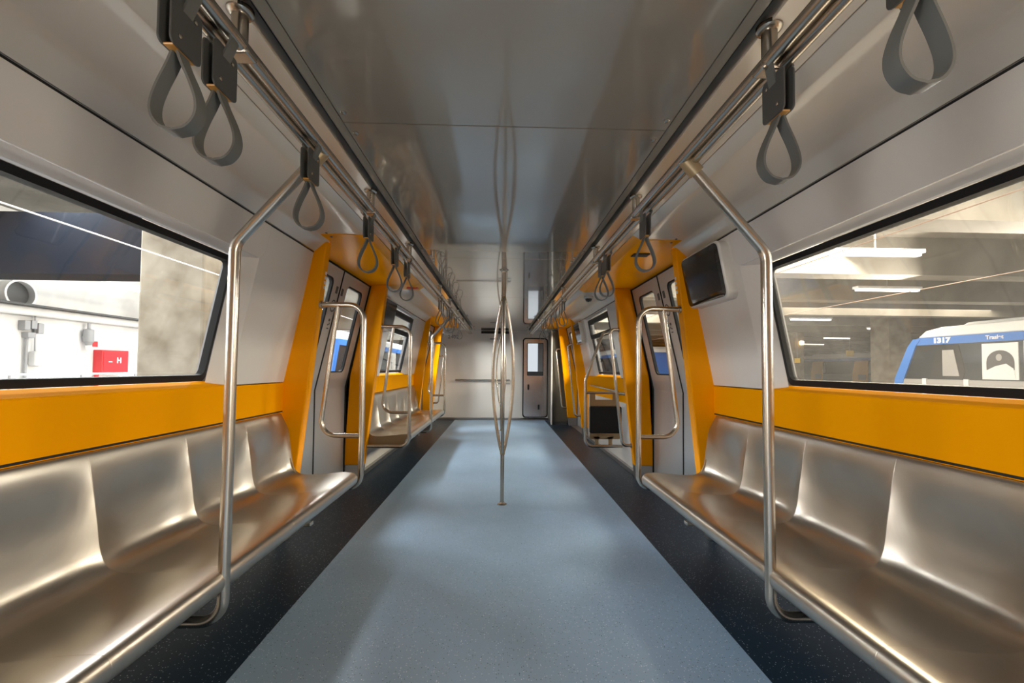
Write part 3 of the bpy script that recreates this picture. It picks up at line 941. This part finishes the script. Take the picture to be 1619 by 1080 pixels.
# ------------------------------------------------------------------ centre poles
def centre_pole(y, label):
    r = empty('centre_pole', (.015, y, 0)); x = .015
    tag(r, label, 'pole', 'steel poles standing in the aisle')
    MB().tube([(x, y, 0.0), (x, y, .45)], .0165, 0, 16).build('lower_pole', 'tube', r)
    MB().tube([(x, y, 1.74), (x, y, 2.0)], .0165, 0, 16).build('upper_pole', 'tube', r)
    MB().lathe([(.040, 0), (.040, .004), (.024, .010), (.019, .022)], (x, y, 0), 'z', 20).build('floor_flange', 'tube', r)
    MB().lathe([(.040, 2.0), (.040, 1.996), (.024, 1.990), (.019, 1.975)], (x, y, 0), 'z', 20).build('ceiling_flange', 'tube', r)
    for k in range(3):
        g = math.radians(-90 + 120 * k)
        dx, dy = math.cos(g), math.sin(g)
        pts, n = [], 24
        for i in range(n + 1):
            t = i / n
            rr = .004 + .098 * math.sin(math.pi * t) ** 0.85
            pts.append((x + dx * rr, y + dy * rr, .42 + (1.77 - .42) * t))
        MB().tube(pts, .0135, 0, 12).build('bowed_arm', 'tube', r)
    for z in (.44, 1.75): MB().tube([(x, y, z - .02), (x, y, z + .02)], .021, 0, 14).build('joint_collar', 'bronze', r)
    return r
centre_pole(3.66, 'steel aisle pole with three bowed arms, standing nearest')
centre_pole(7.98, 'steel aisle pole with three bowed arms, farther one near the end wall')

# ------------------------------------------------------------------ screens
def screen(s, ya, label):
    yb = ya + .465
    r = empty('wall_screen', (s * 1.3, (ya + yb) / 2, 1.55))
    tag(r, label, 'screen', 'passenger screens on the walls')
    z0, z1 = 1.582, 1.883
    def fx(z): return 1.275 - .059 * (z - z0) / (z1 - z0)
    def lp(g, rr, off): return [(s * (fx(z) + off), y, z) for y, z in rrect((ya + yb) / 2, (z0 + z1) / 2, yb - ya + 2 * g, z1 - z0 + 2 * g, rr)]
    mb = MB()
    mb.slab(lp(.018, .05, .0), (s * .075, 0, 0))
    mb.build('housing', 'bezel', r, bevel=.012, seg=3, smooth=True)
    MB().slab(lp(.004, .035, -.003), (s * .006, 0, 0)).build('front_glass', 'screen', r, smooth=False)
    MB().slab([(s * (fx(z) - .0038), y, z) for y, z in rrect((ya + yb) / 2, (z0 + z1) / 2, .40, .235, .004, 2)], (s * .003, 0, 0)).build('display', 'display', r, smooth=False)
    return r
screen(1, 2.39, 'dark screen in rounded white housing on the wall above the bench')
screen(-1, 4.53, 'dark screen behind the loop frame just past the first doorway')
screen(1, 6.68, 'small dark screen on the wall just before the last doorway')

# sensors and cameras on the orange headers
sb = MB().box(.955, 1.075, 3.06, 3.14, 1.992, 2.0).build('ceiling_sensor', 'black', smooth=False, bevel=.002)
tag(sb, 'small black sensor plate on the orange ceiling above the screen-side doorway', 'sensor')
sb = MB().box(-1.0, -.89, 4.50, 4.57, 1.988, 2.0).build('ceiling_sensor', 'red', smooth=False, bevel=.002)
tag(sb, 'small dark red plate at far edge of the orange ceiling, column side', 'sensor')
cc = empty('camera_dome', (1.02, 4.95, 1.99)); tag(cc, 'white dome camera on the ceiling just past the orange door header', 'camera')
MB().lathe([(.055, 2.004), (.055, 1.985), (.045, 1.975)], (1.02, 4.95, 0), 'z', 20).build('base', 'bezel', cc)
MB().lathe([(.040, 1.977), (.038, 1.96), (.028, 1.945), (.012, 1.938)], (1.02, 4.95, 0), 'z', 20).build('lens_dome', 'screen', cc)

# ------------------------------------------------------------------ wheelchair bay
wb = empty('wheelchair_backrest', (1.25, 5.2, .2))
tag(wb, 'wheelchair backrest with black pad in a bent steel tube frame', 'backrest')
Yb = 5.2
MB().tube([(1.375, Yb, 1.62), (1.25, Yb, 1.60), (1.035, Yb, 1.02), (1.035, Yb, .215), (1.49, Yb, .215)], R1, [0, .06, .12, .09, 0], 16, fn=10).build('outer_tube', 'tube', wb)
MB().tube([(1.035, Yb, .865), (1.45, Yb, .865)], .016, 0, 14).build('cross_tube', 'tube', wb)
MB().tube([(1.42, Yb, .865), (1.45, 4.5, .88)], .018, 0, 14).build('wall_tube', 'tube', wb)
MB().tube([(1.435, Yb, .88), (1.435, Yb + 1.6, .90)], .014, 0, 14).build('side_rail', 'tube', wb)
bp_ = MB()
def face(x0, x1, z0, z1, r, y, t): bp_.slab(yloop(x0, x1, z0, z1, r, y), (0, t, 0))
face(1.09, 1.445, .69, .78, .012, Yb + .012, .012); face(1.09, 1.16, .77, .87, .01, Yb + .012, .012); face(1.375, 1.445, .77, .87, .01, Yb + .012, .012)
bp_.build('back_plate', 'bronze', wb, smooth=False, bevel=.002)
MB().slab(yloop(1.09, 1.47, .30, .39, .02, Yb + .012), (0, .012, 0)).build('lower_plate', 'bronze', wb, smooth=False, bevel=.002)
MB().slab(yloop(1.085, 1.475, .375, .70, .02, Yb - .035), (0, .05, 0)).build('pad', 'pad', wb, bevel=.01, seg=3)
fb = MB()
for xc in (1.18, 1.345):
    fb.slab([(xc - .045, Yb + .012, .33), (xc - .022, Yb + .012, .29), (xc - .022, Yb + .012, .235), (xc - .04, Yb + .012, .20), (xc + .04, Yb + .012, .20), (xc + .022, Yb + .012, .235), (xc + .022, Yb + .012, .29), (xc + .045, Yb + .012, .33)], (0, .012, 0))
fb.build('foot_bracket', 'bronze', wb, smooth=False)
ip = empty('intercom', (1.40, 4.62, 1.2)); tag(ip, 'dark oval intercom panel low on the wall behind the orange post', 'intercom')
MB().slab([(wx(z) - .05, y, z) for y, z in rrect(4.62, 1.36, .2, .36, .06)], (.05, 0, 0)).build('housing', 'bezel', ip, bevel=.008)
MB().slab([(wx(z) - .054, y, z) for y, z in rrect(4.62, 1.36, .17, .32, .05)], (.006, 0, 0)).build('face', 'screen', ip, smooth=False)

# ------------------------------------------------------------------ depot
GZ = -1.1
gr = MB().box(-60, 60, -25, 70, GZ - .1, GZ).build('ground', 'ground', kind='structure', smooth=False)
rf = MB().box(-9.4, 60, -25, 70, 4.0, 4.2).build('ceiling_depot', 'soffit', kind='structure', smooth=False)
dw = MB().box(-9.3, -9.0, -25, 60, GZ, 4.0).build('wall_depot', 'plaster', kind='structure', smooth=False)
MB().box(-9.0, 60, 60, 60.3, GZ, 4.0).build('wall_depot_far', 'soffit', kind='structure', smooth=False)
MB().box(48, 48.3, -25, 60, GZ, 4.0).build('wall_depot_side', 'soffit', kind='structure', smooth=False)
for k in range(12):
    y = 5.5 + 3.2 * k
    MB().box(2.0, 48, y, y + .5, 3.2, 4.0).build('beam_concrete', 'soffit', kind='structure', smooth=False)
for y in (-3.0, 2.2):
    MB().box(2.0, 48, y, y + .5, 3.2, 4.0).build('beam_concrete', 'soffit', kind='structure', smooth=False)
for x in (-8.95, ):
    MB().box(-9.0, -4.3, 6.05, 6.55, 2.41, 3.27).build('beam_navy', 'navybeam', kind='structure', smooth=False)
MB().box(-5.0, -4.12, 6.0, 6.85, GZ, 4.0).build('column_concrete', 'concrete', kind='structure', smooth=False, bevel=.03)
for (x, y) in ((16.2, 17.3), (16.2, 23.6), (16.2, 30), (16.2, 11)):
    MB().box(x, x + .95, y, y + .9, GZ, 4.0).build('column_concrete', 'concrete', kind='structure', smooth=False)
for y in (19.8, 27):
    MB().box(-6.9, -6.0, y + 14, y + 14.85, GZ, 4.0).build('column_concrete', 'concrete', kind='structure', smooth=False)
    MB().box(-9.0, -4.0, y, y + .5, 2.9, 4.0).build('beam_concrete', 'soffit', kind='structure', smooth=False)

# fluorescent fittings
def batten(x, y, z, lx, ly, label, grp):
    r = empty('batten_light', (x, y, z)); tag(r, label, 'light', grp)
    MB().box(x - lx / 2 - .03, x + lx / 2 + .03, y - ly / 2 - .03, y + ly / 2 + .03, z, z + .06).build('housing', 'pale', r, smooth=False)
    MB().box(x - lx / 2, x + lx / 2, y - ly / 2, y + ly / 2, z - .05, z).build('tube', 'lamp', r, smooth=False, bevel=.015)
    MB().tube([(x, y, z + .06), (x, y, 4.0)], .012, 0, 8).build('drop_rod', 'grey', r)
for i, (x, y) in enumerate(((6.6, 7.3), (9.8, 10.5), (8.0, 13.6), (12.5, 16.8), (18.5, 20.0), (13.0, 23.0), (21.0, 26.0), (24, 32))):
    batten(x, y, 3.25, 1.6, .12, 'fluorescent batten light under the depot ceiling, %s out through the train-side windows' % (ORD[i] if i else 'nearest'), 'depot batten lights')
batten(-7.3, 9.0, 2.68, .10, 2.0, 'white fluorescent batten below the navy beam, by the wall pipe', 'depot batten lights')

# services on the depot wall
XW = -9.0
def atw(x, y):                              # point on the depot wall seen at a pixel
    d = rt * (x - PX) / F - up * (y - PY) / F + fw
    t = (XW - CAMX) / d.x
    return (CAMH + t * d.z, t * d.y)        # z, y
z_, y_ = atw(0, 500); 
o = MB().tube([(-8.86, 4, 2.16), (-8.86, 26, 2.16)], .09, 0, 14).build('wall_pipe', 'plaster'); tag(o, 'thick white pipe running along the depot wall', 'pipe')
o = MB().box(-8.98, -8.6, 4, 26, 2.235, 2.26).build('cable_tray', 'darkgrey', smooth=False); tag(o, 'dark cable tray above the white pipe on the depot wall', 'cable tray')
z_, y_ = atw(18, 465)
fn = empty('ventilation_fan', (XW, y_, z_)); tag(fn, 'round dark ventilation fan high on the white depot wall', 'fan')
MB().lathe([(.27, 0), (.27, .18), (.235, .18), (.235, .02)], (XW, y_, z_), 'x', 24).build('casing', 'pale', fn)
MB().lathe([(.235, .05), (.235, .06), (.06, .09)], (XW, y_, z_), 'x', 24).build('grille', 'darkgrey', fn)
# hydrant cabinet
za, ya_ = atw(146, 589); zb, yb_ = atw(190, 555)
hy = empty('hydrant_cabinet', (XW, (ya_ + yb_) / 2, za)); tag(hy, 'red hydrant cabinet marked H on the white depot wall', 'cabinet')
MB().box(XW, XW + .2, ya_, yb_, za, zb).build('body', 'red', hy, smooth=False, bevel=.01)
MB().box(XW + .2, XW + .207, ya_ + .03, yb_ - .03, za + .03, zb - .03).build('door', 'red', hy, smooth=False, bevel=.003)
text('letter', 'H', 'pale', hy, .17, Matrix.Translation((XW + .208, ya_ + (yb_ - ya_) * .62, (za + zb) / 2 + .02)) @ Matrix.Rotation(math.pi / 2, 4, 'Z') @ Matrix.Rotation(math.pi / 2, 4, 'X'), offset=.006)
MB().box(XW + .207, XW + .211, ya_ + .15, ya_ + .24, (za + zb) / 2 - .02, (za + zb) / 2).build('handle', 'pale', hy, smooth=False)
za2, yy2 = atw(150, 544)
o = MB().box(XW, XW + .01, yy2 - .06, yy2 + .06, za2 - .06, za2 + .06).build('fire_sign', 'red', smooth=False); tag(o, 'small red square sign above the red hydrant cabinet', 'sign')
o = MB().tube([(XW + .06, ya_ + .03, GZ), (XW + .06, ya_ + .03, za)], .04, 0, 10).build('riser_pipe', 'red'); tag(o, 'red vertical pipe below the red hydrant cabinet', 'pipe')
zl, yl_ = atw(131, 536)
lm = empty('bulkhead_lamp', (XW, yl_, zl)); tag(lm, 'grey caged bulkhead lamp on the depot wall beside the hydrant cabinet', 'lamp')
MB().lathe([(.03, .34), (.03, .22), (.09, .20), (.09, -.06), (.07, -.08), (.04, -.16)], (XW + .12, yl_, zl), 'z', 14).build('body', 'grey', lm)
MB().lathe([(.055, -.14), (.055, -.2), (.03, -.25)], (XW + .12, yl_, zl), 'z', 14).build('glass_globe', 'pale', lm)
MB().box(XW, XW + .12, yl_ - .02, yl_ + .02, zl + .06, zl + .1).build('bracket', 'grey', lm, smooth=False)
zj, yj = atw(54, 567)
jb = empty('junction_box', (XW, yj, zj)); tag(jb, 'pale grey junction box low on the white depot wall', 'box')
MB().box(XW, XW + .16, yj - .12, yj + .12, zj - .14, zj + .14).build('body', 'plaster', jb, smooth=False, bevel=.03)
MB().tube([(XW + .06, yj - .05, zj + .14), (XW + .06, yj - .07, 2.1)], .012, 0, 8).build('conduit', 'grey', jb)
zj, yj = atw(44, 520)
sw = empty('switch_gear', (XW, yj, zj)); tag(sw, 'cluster of grey electrical switch boxes under the wall pipe', 'switch box')
for dy, dz, w, h in ((-.12, .06, .1, .18), (.0, .08, .1, .16), (.12, .02, .1, .2), (-.04, -.12, .14, .1)):
    MB().box(XW, XW + .13, yj + dy - w / 2, yj + dy + w / 2, zj + dz - h / 2, zj + dz + h / 2).build('box', 'grey', sw, smooth=False, bevel=.01)
MB().tube([(XW + .05, yj - .06, zj - .15), (XW + .05, yj - .08, GZ)], .025, 0, 8).build('conduit', 'grey', sw)
zd, yd = atw(12, 520)
o = MB().box(XW, XW + .04, yd - 1.0, yd, GZ, zd).build('wall_door', 'pale', smooth=False, bevel=.01); tag(o, 'plain pale door at the left edge of the white depot wall', 'door')
rl = empty('railing', (-8, 9, GZ)); tag(rl, 'thin white railing in front of the depot wall', 'railing')
MB().tube([(-8.0, 5.5, .98), (-8.0, 11.5, .98)], .018, 0, 8).build('top_rail', 'pale', rl)
for y in (6, 7.2, 8.4, 9.6, 10.8): MB().tube([(-8.0, y, GZ), (-8.0, y, .98)], .016, 0, 8).build('railing_post', 'grey', rl)
for (x0, z0, x1, z1, lab) in ((-3.6, 2.31, -3.6, 2.31, 'pale overhead cable crossing outside the concrete column window'),):
    o = MB().tube([(x0, -6, z0), (x1, 22, z1)], .007, 0, 8).build('overhead_cable', 'pale'); tag(o, lab, 'cable')
for i, (x, z) in enumerate(((4.0, 2.57), (7.0, 2.53))):
    o = MB().tube([(x, -6, z), (x, 40, z)], .006, 0, 8).build('overhead_cable', 'cable')
    tag(o, ('thin overhead cable nearest outside the parked-train window', 'thin overhead cable farther out above the parked trains')[i], 'cable')

# parked trains
def train(xs, side, yn, length, label, number=None, detail=True, up_y=-1, orange_doors=False):
    """xs: x of the near side plane; side: direction away from us; nose at yn, body running along up_y*Y"""
    r = empty('train', (xs + side * 1.4, yn, GZ)); tag(r, label, 'train', 'trains parked in the depot')
    def Y(d): return yn + up_y * d
    X = lambda d: xs + side * d
    def side_poly(mb, pts, d0, d1): mb.slab([(X(d0), Y(d), z) for d, z in pts], (side * (d1 - d0), 0, 0))
    m = MB(); side_poly(m, [(-.02, -.7), (.05, .95), (.75, .95), (length, .95), (length, -.7)], 0.0, 2.8); m.build('lower_body', 'trainsteel', r, smooth=False)
    m = MB(); side_poly(m, [(.06, .95), (.52, 1.95), (length, 1.95), (length, .95)], .03, 2.77); m.build('window_band', 'trainglass', r, smooth=False)
    m = MB(); side_poly(m, [(.52, 1.95), (.62, 2.12), (.75, 2.16), (length, 2.16), (length, 1.95)], 0.0, 2.8); m.build('blue_band', 'bluepaint', r, smooth=False)
    m = MB(); side_poly(m, [(.70, 2.16), (.95, 2.36), (1.4, 2.44), (length, 2.44), (length, 2.16)], 0.02, 2.78)
    side_poly(m, [(1.6, 2.44), (1.8, 2.54), (length, 2.54), (length, 2.44)], .35, 2.45); m.build('roof', 'trainwhite', r, smooth=False, bevel=.04)
    m = MB(); side_poly(m, [(-.10, -.2), (-.02, .95), (.42, 1.92), (.60, 2.14), (.82, 2.12), (.68, 1.95), (.28, .95), (.12, .3), (.12, -.2)], -.012, 2.81); m.build('nose_stripe', 'bluepaint', r, smooth=False)
    if number:
        RM = Matrix(((0, 0, -1), (-1, 0, 0), (0, 1, 0))).to_4x4()
        T = Matrix.Translation((xs - .004, Y(1.42), 2.055)) @ RM
        text('fleet_number', number, 'pale', r, .19, T, offset=.012, width=.46)
        T = Matrix.Translation((xs - .004, Y(2.72), 2.055)) @ RM
        text('train_name', 'Traslet', 'pale', r, .14, T, offset=.004, width=.40)
    if detail:
        m = MB(); side_poly(m, [(1.05, 1.0), (1.25, 1.80), (1.5, 1.9), (1.85, 1.9), (2.0, 1.2), (1.95, 1.0)], .02, .04); m.build('cab_window_frame', 'gap', r, smooth=False)
        m = MB(); side_poly(m, [(1.42, 1.05), (1.42, 1.78), (1.72, 1.78), (1.86, 1.05)], .012, .03); m.build('cab_window', 'trainsteel', r, smooth=False)
        for d in (.85, 1.98): 
            m = MB(); side_poly(m, [(d, .3), (d, .97), (d + .12, .97), (d + .12, .3)], -.01, .03); m.build('cab_handle', 'trainwhite', r, smooth=False)
        # poster in the passenger window
        m = MB(); side_poly(m, [(2.42, .98), (2.42, 1.90), (3.20, 1.90), (3.20, .98)], .008, .03); po = m.build('poster', 'pale', r, smooth=False)
        arch = [(2.52, 1.22)] + [(2.82 + .30 * math.cos(math.radians(180 - 180 * k / 12)), 1.42 + .30 * math.sin(math.radians(180 * k / 12))) for k in range(13)] + [(3.12, 1.22)]
        m = MB(); side_poly(m, arch, .004, .008); m.build('poster_arch', 'darkgrey', po, smooth=False)
        m = MB(); side_poly(m, [(2.80 + .065 * math.cos(g * math.pi / 6), 1.54 + .09 * math.sin(g * math.pi / 6)) for g in range(12)], .001, .004); m.build('poster_head', 'trainsteel', po, smooth=False)
        m = MB(); side_poly(m, [(2.46, 1.02), (2.50, 1.2), (2.72, 1.32), (2.95, 1.38), (3.10, 1.26), (3.14, 1.02)], .000, .004); m.build('poster_figure', 'pale', po, smooth=False)
        # passenger doors
        for d0 in (3.32, 7.4):
            m = MB(); side_poly(m, [(d0, -.5), (d0, 1.93), (d0 + 1.5, 1.93), (d0 + 1.5, -.5)], -.006, .04); m.build('door', 'bezel', r, smooth=False)
            for dd in (.5, .62):
                m = MB(); side_poly(m, [(d0 + dd, 1.1), (d0 + dd, 1.75), (d0 + dd + .03, 1.75), (d0 + dd + .03, 1.1)], -.012, .0); m.build('door_mark', 'darkgrey', r, smooth=False)
    if orange_doors:
        d = 2.0
        while d + 2 < length:
            m = MB(); side_poly(m, [(d + .05, -.5), (d, .9), (d + .25, 1.93), (d + 1.35, 1.93), (d + 1.3, -.5)], -.01, .05); m.build('doorway_interior', 'trainorange', r, smooth=False)
            m = MB(); side_poly(m, [(d + 1.35, 1.0), (d + 1.5, 1.85), (d + 1.6, 1.85), (d + 1.6, 1.0)], -.005, .05); m.build('door_leaf', 'grey', r, smooth=False)
            m = MB(); side_poly(m, [(d + .55, .55), (d + .55, .95), (d + 1.2, .95), (d + 1.2, .55)], -.014, .0); m.build('doorway_bench', 'grey', r, smooth=False)
            d += 4.2
    return r
train(12.5, 1, 13.15, 13.0, 'white and blue train numbered 1317 parked nearest beyond the window', '1317')
train(26.0, 1, 37.0, 24.0, 'distant blue-roofed train with open orange doorways', None, False, -1, True)
train(-5.7, -1, 14.6, 18.0, 'white and blue train nose glimpsed through the column-side door glass', None, True, 1)
train(7.5, 1, 23.5, 16.0, 'white and blue train far ahead seen through the screen-side door glass', None, False, 1)

# small things out there
sg = MB().box(16.0, 16.03, 22.35, 22.75, 1.60, 1.85).build('depot_sign', 'yellow', smooth=False); tag(sg, 'small yellow sign by the column with the warm lamp', 'sign')
MB().tube([(16.015, 22.55, 1.84), (16.015, 22.55, 4.0)], .015, 0, 6).build('hanging_rod', 'grey', sg)
sg = MB().box(22.0, 22.5, 26.5, 26.53, 2.15, 2.5).build('depot_sign', 'yellow', smooth=False); tag(sg, 'yellow sign above the distant blue-roofed train', 'sign')
MB().tube([(22.25, 26.515, 2.49), (22.25, 26.515, 4.0)], .015, 0, 6).build('hanging_rod', 'grey', sg)
wl_ = empty('wall_lamp', (16.9, 23.5, 2.7)); tag(wl_, 'warm glowing lamp high on a depot column', 'lamp')
MB().lathe([(.1, .12), (.12, 0), (.08, -.1)], (16.9, 23.42, 2.72), 'z', 14).build('bulb', 'lampwarm', wl_)
MB().box(16.87, 16.93, 23.4, 23.6, 2.84, 2.9).build('bracket', 'grey', wl_, smooth=False)
rl = empty('railing', (13, 16, GZ)); tag(rl, 'low white railing between the depot columns', 'railing')
MB().tube([(12.4, 15.8, .72), (13.9, 15.8, .72)], .025, 0, 8).build('top_rail', 'pale', rl)
for x in (12.45, 13.85): MB().tube([(x, 15.8, GZ), (x, 15.8, .72)], .025, 0, 8).build('railing_post', 'pale', rl)
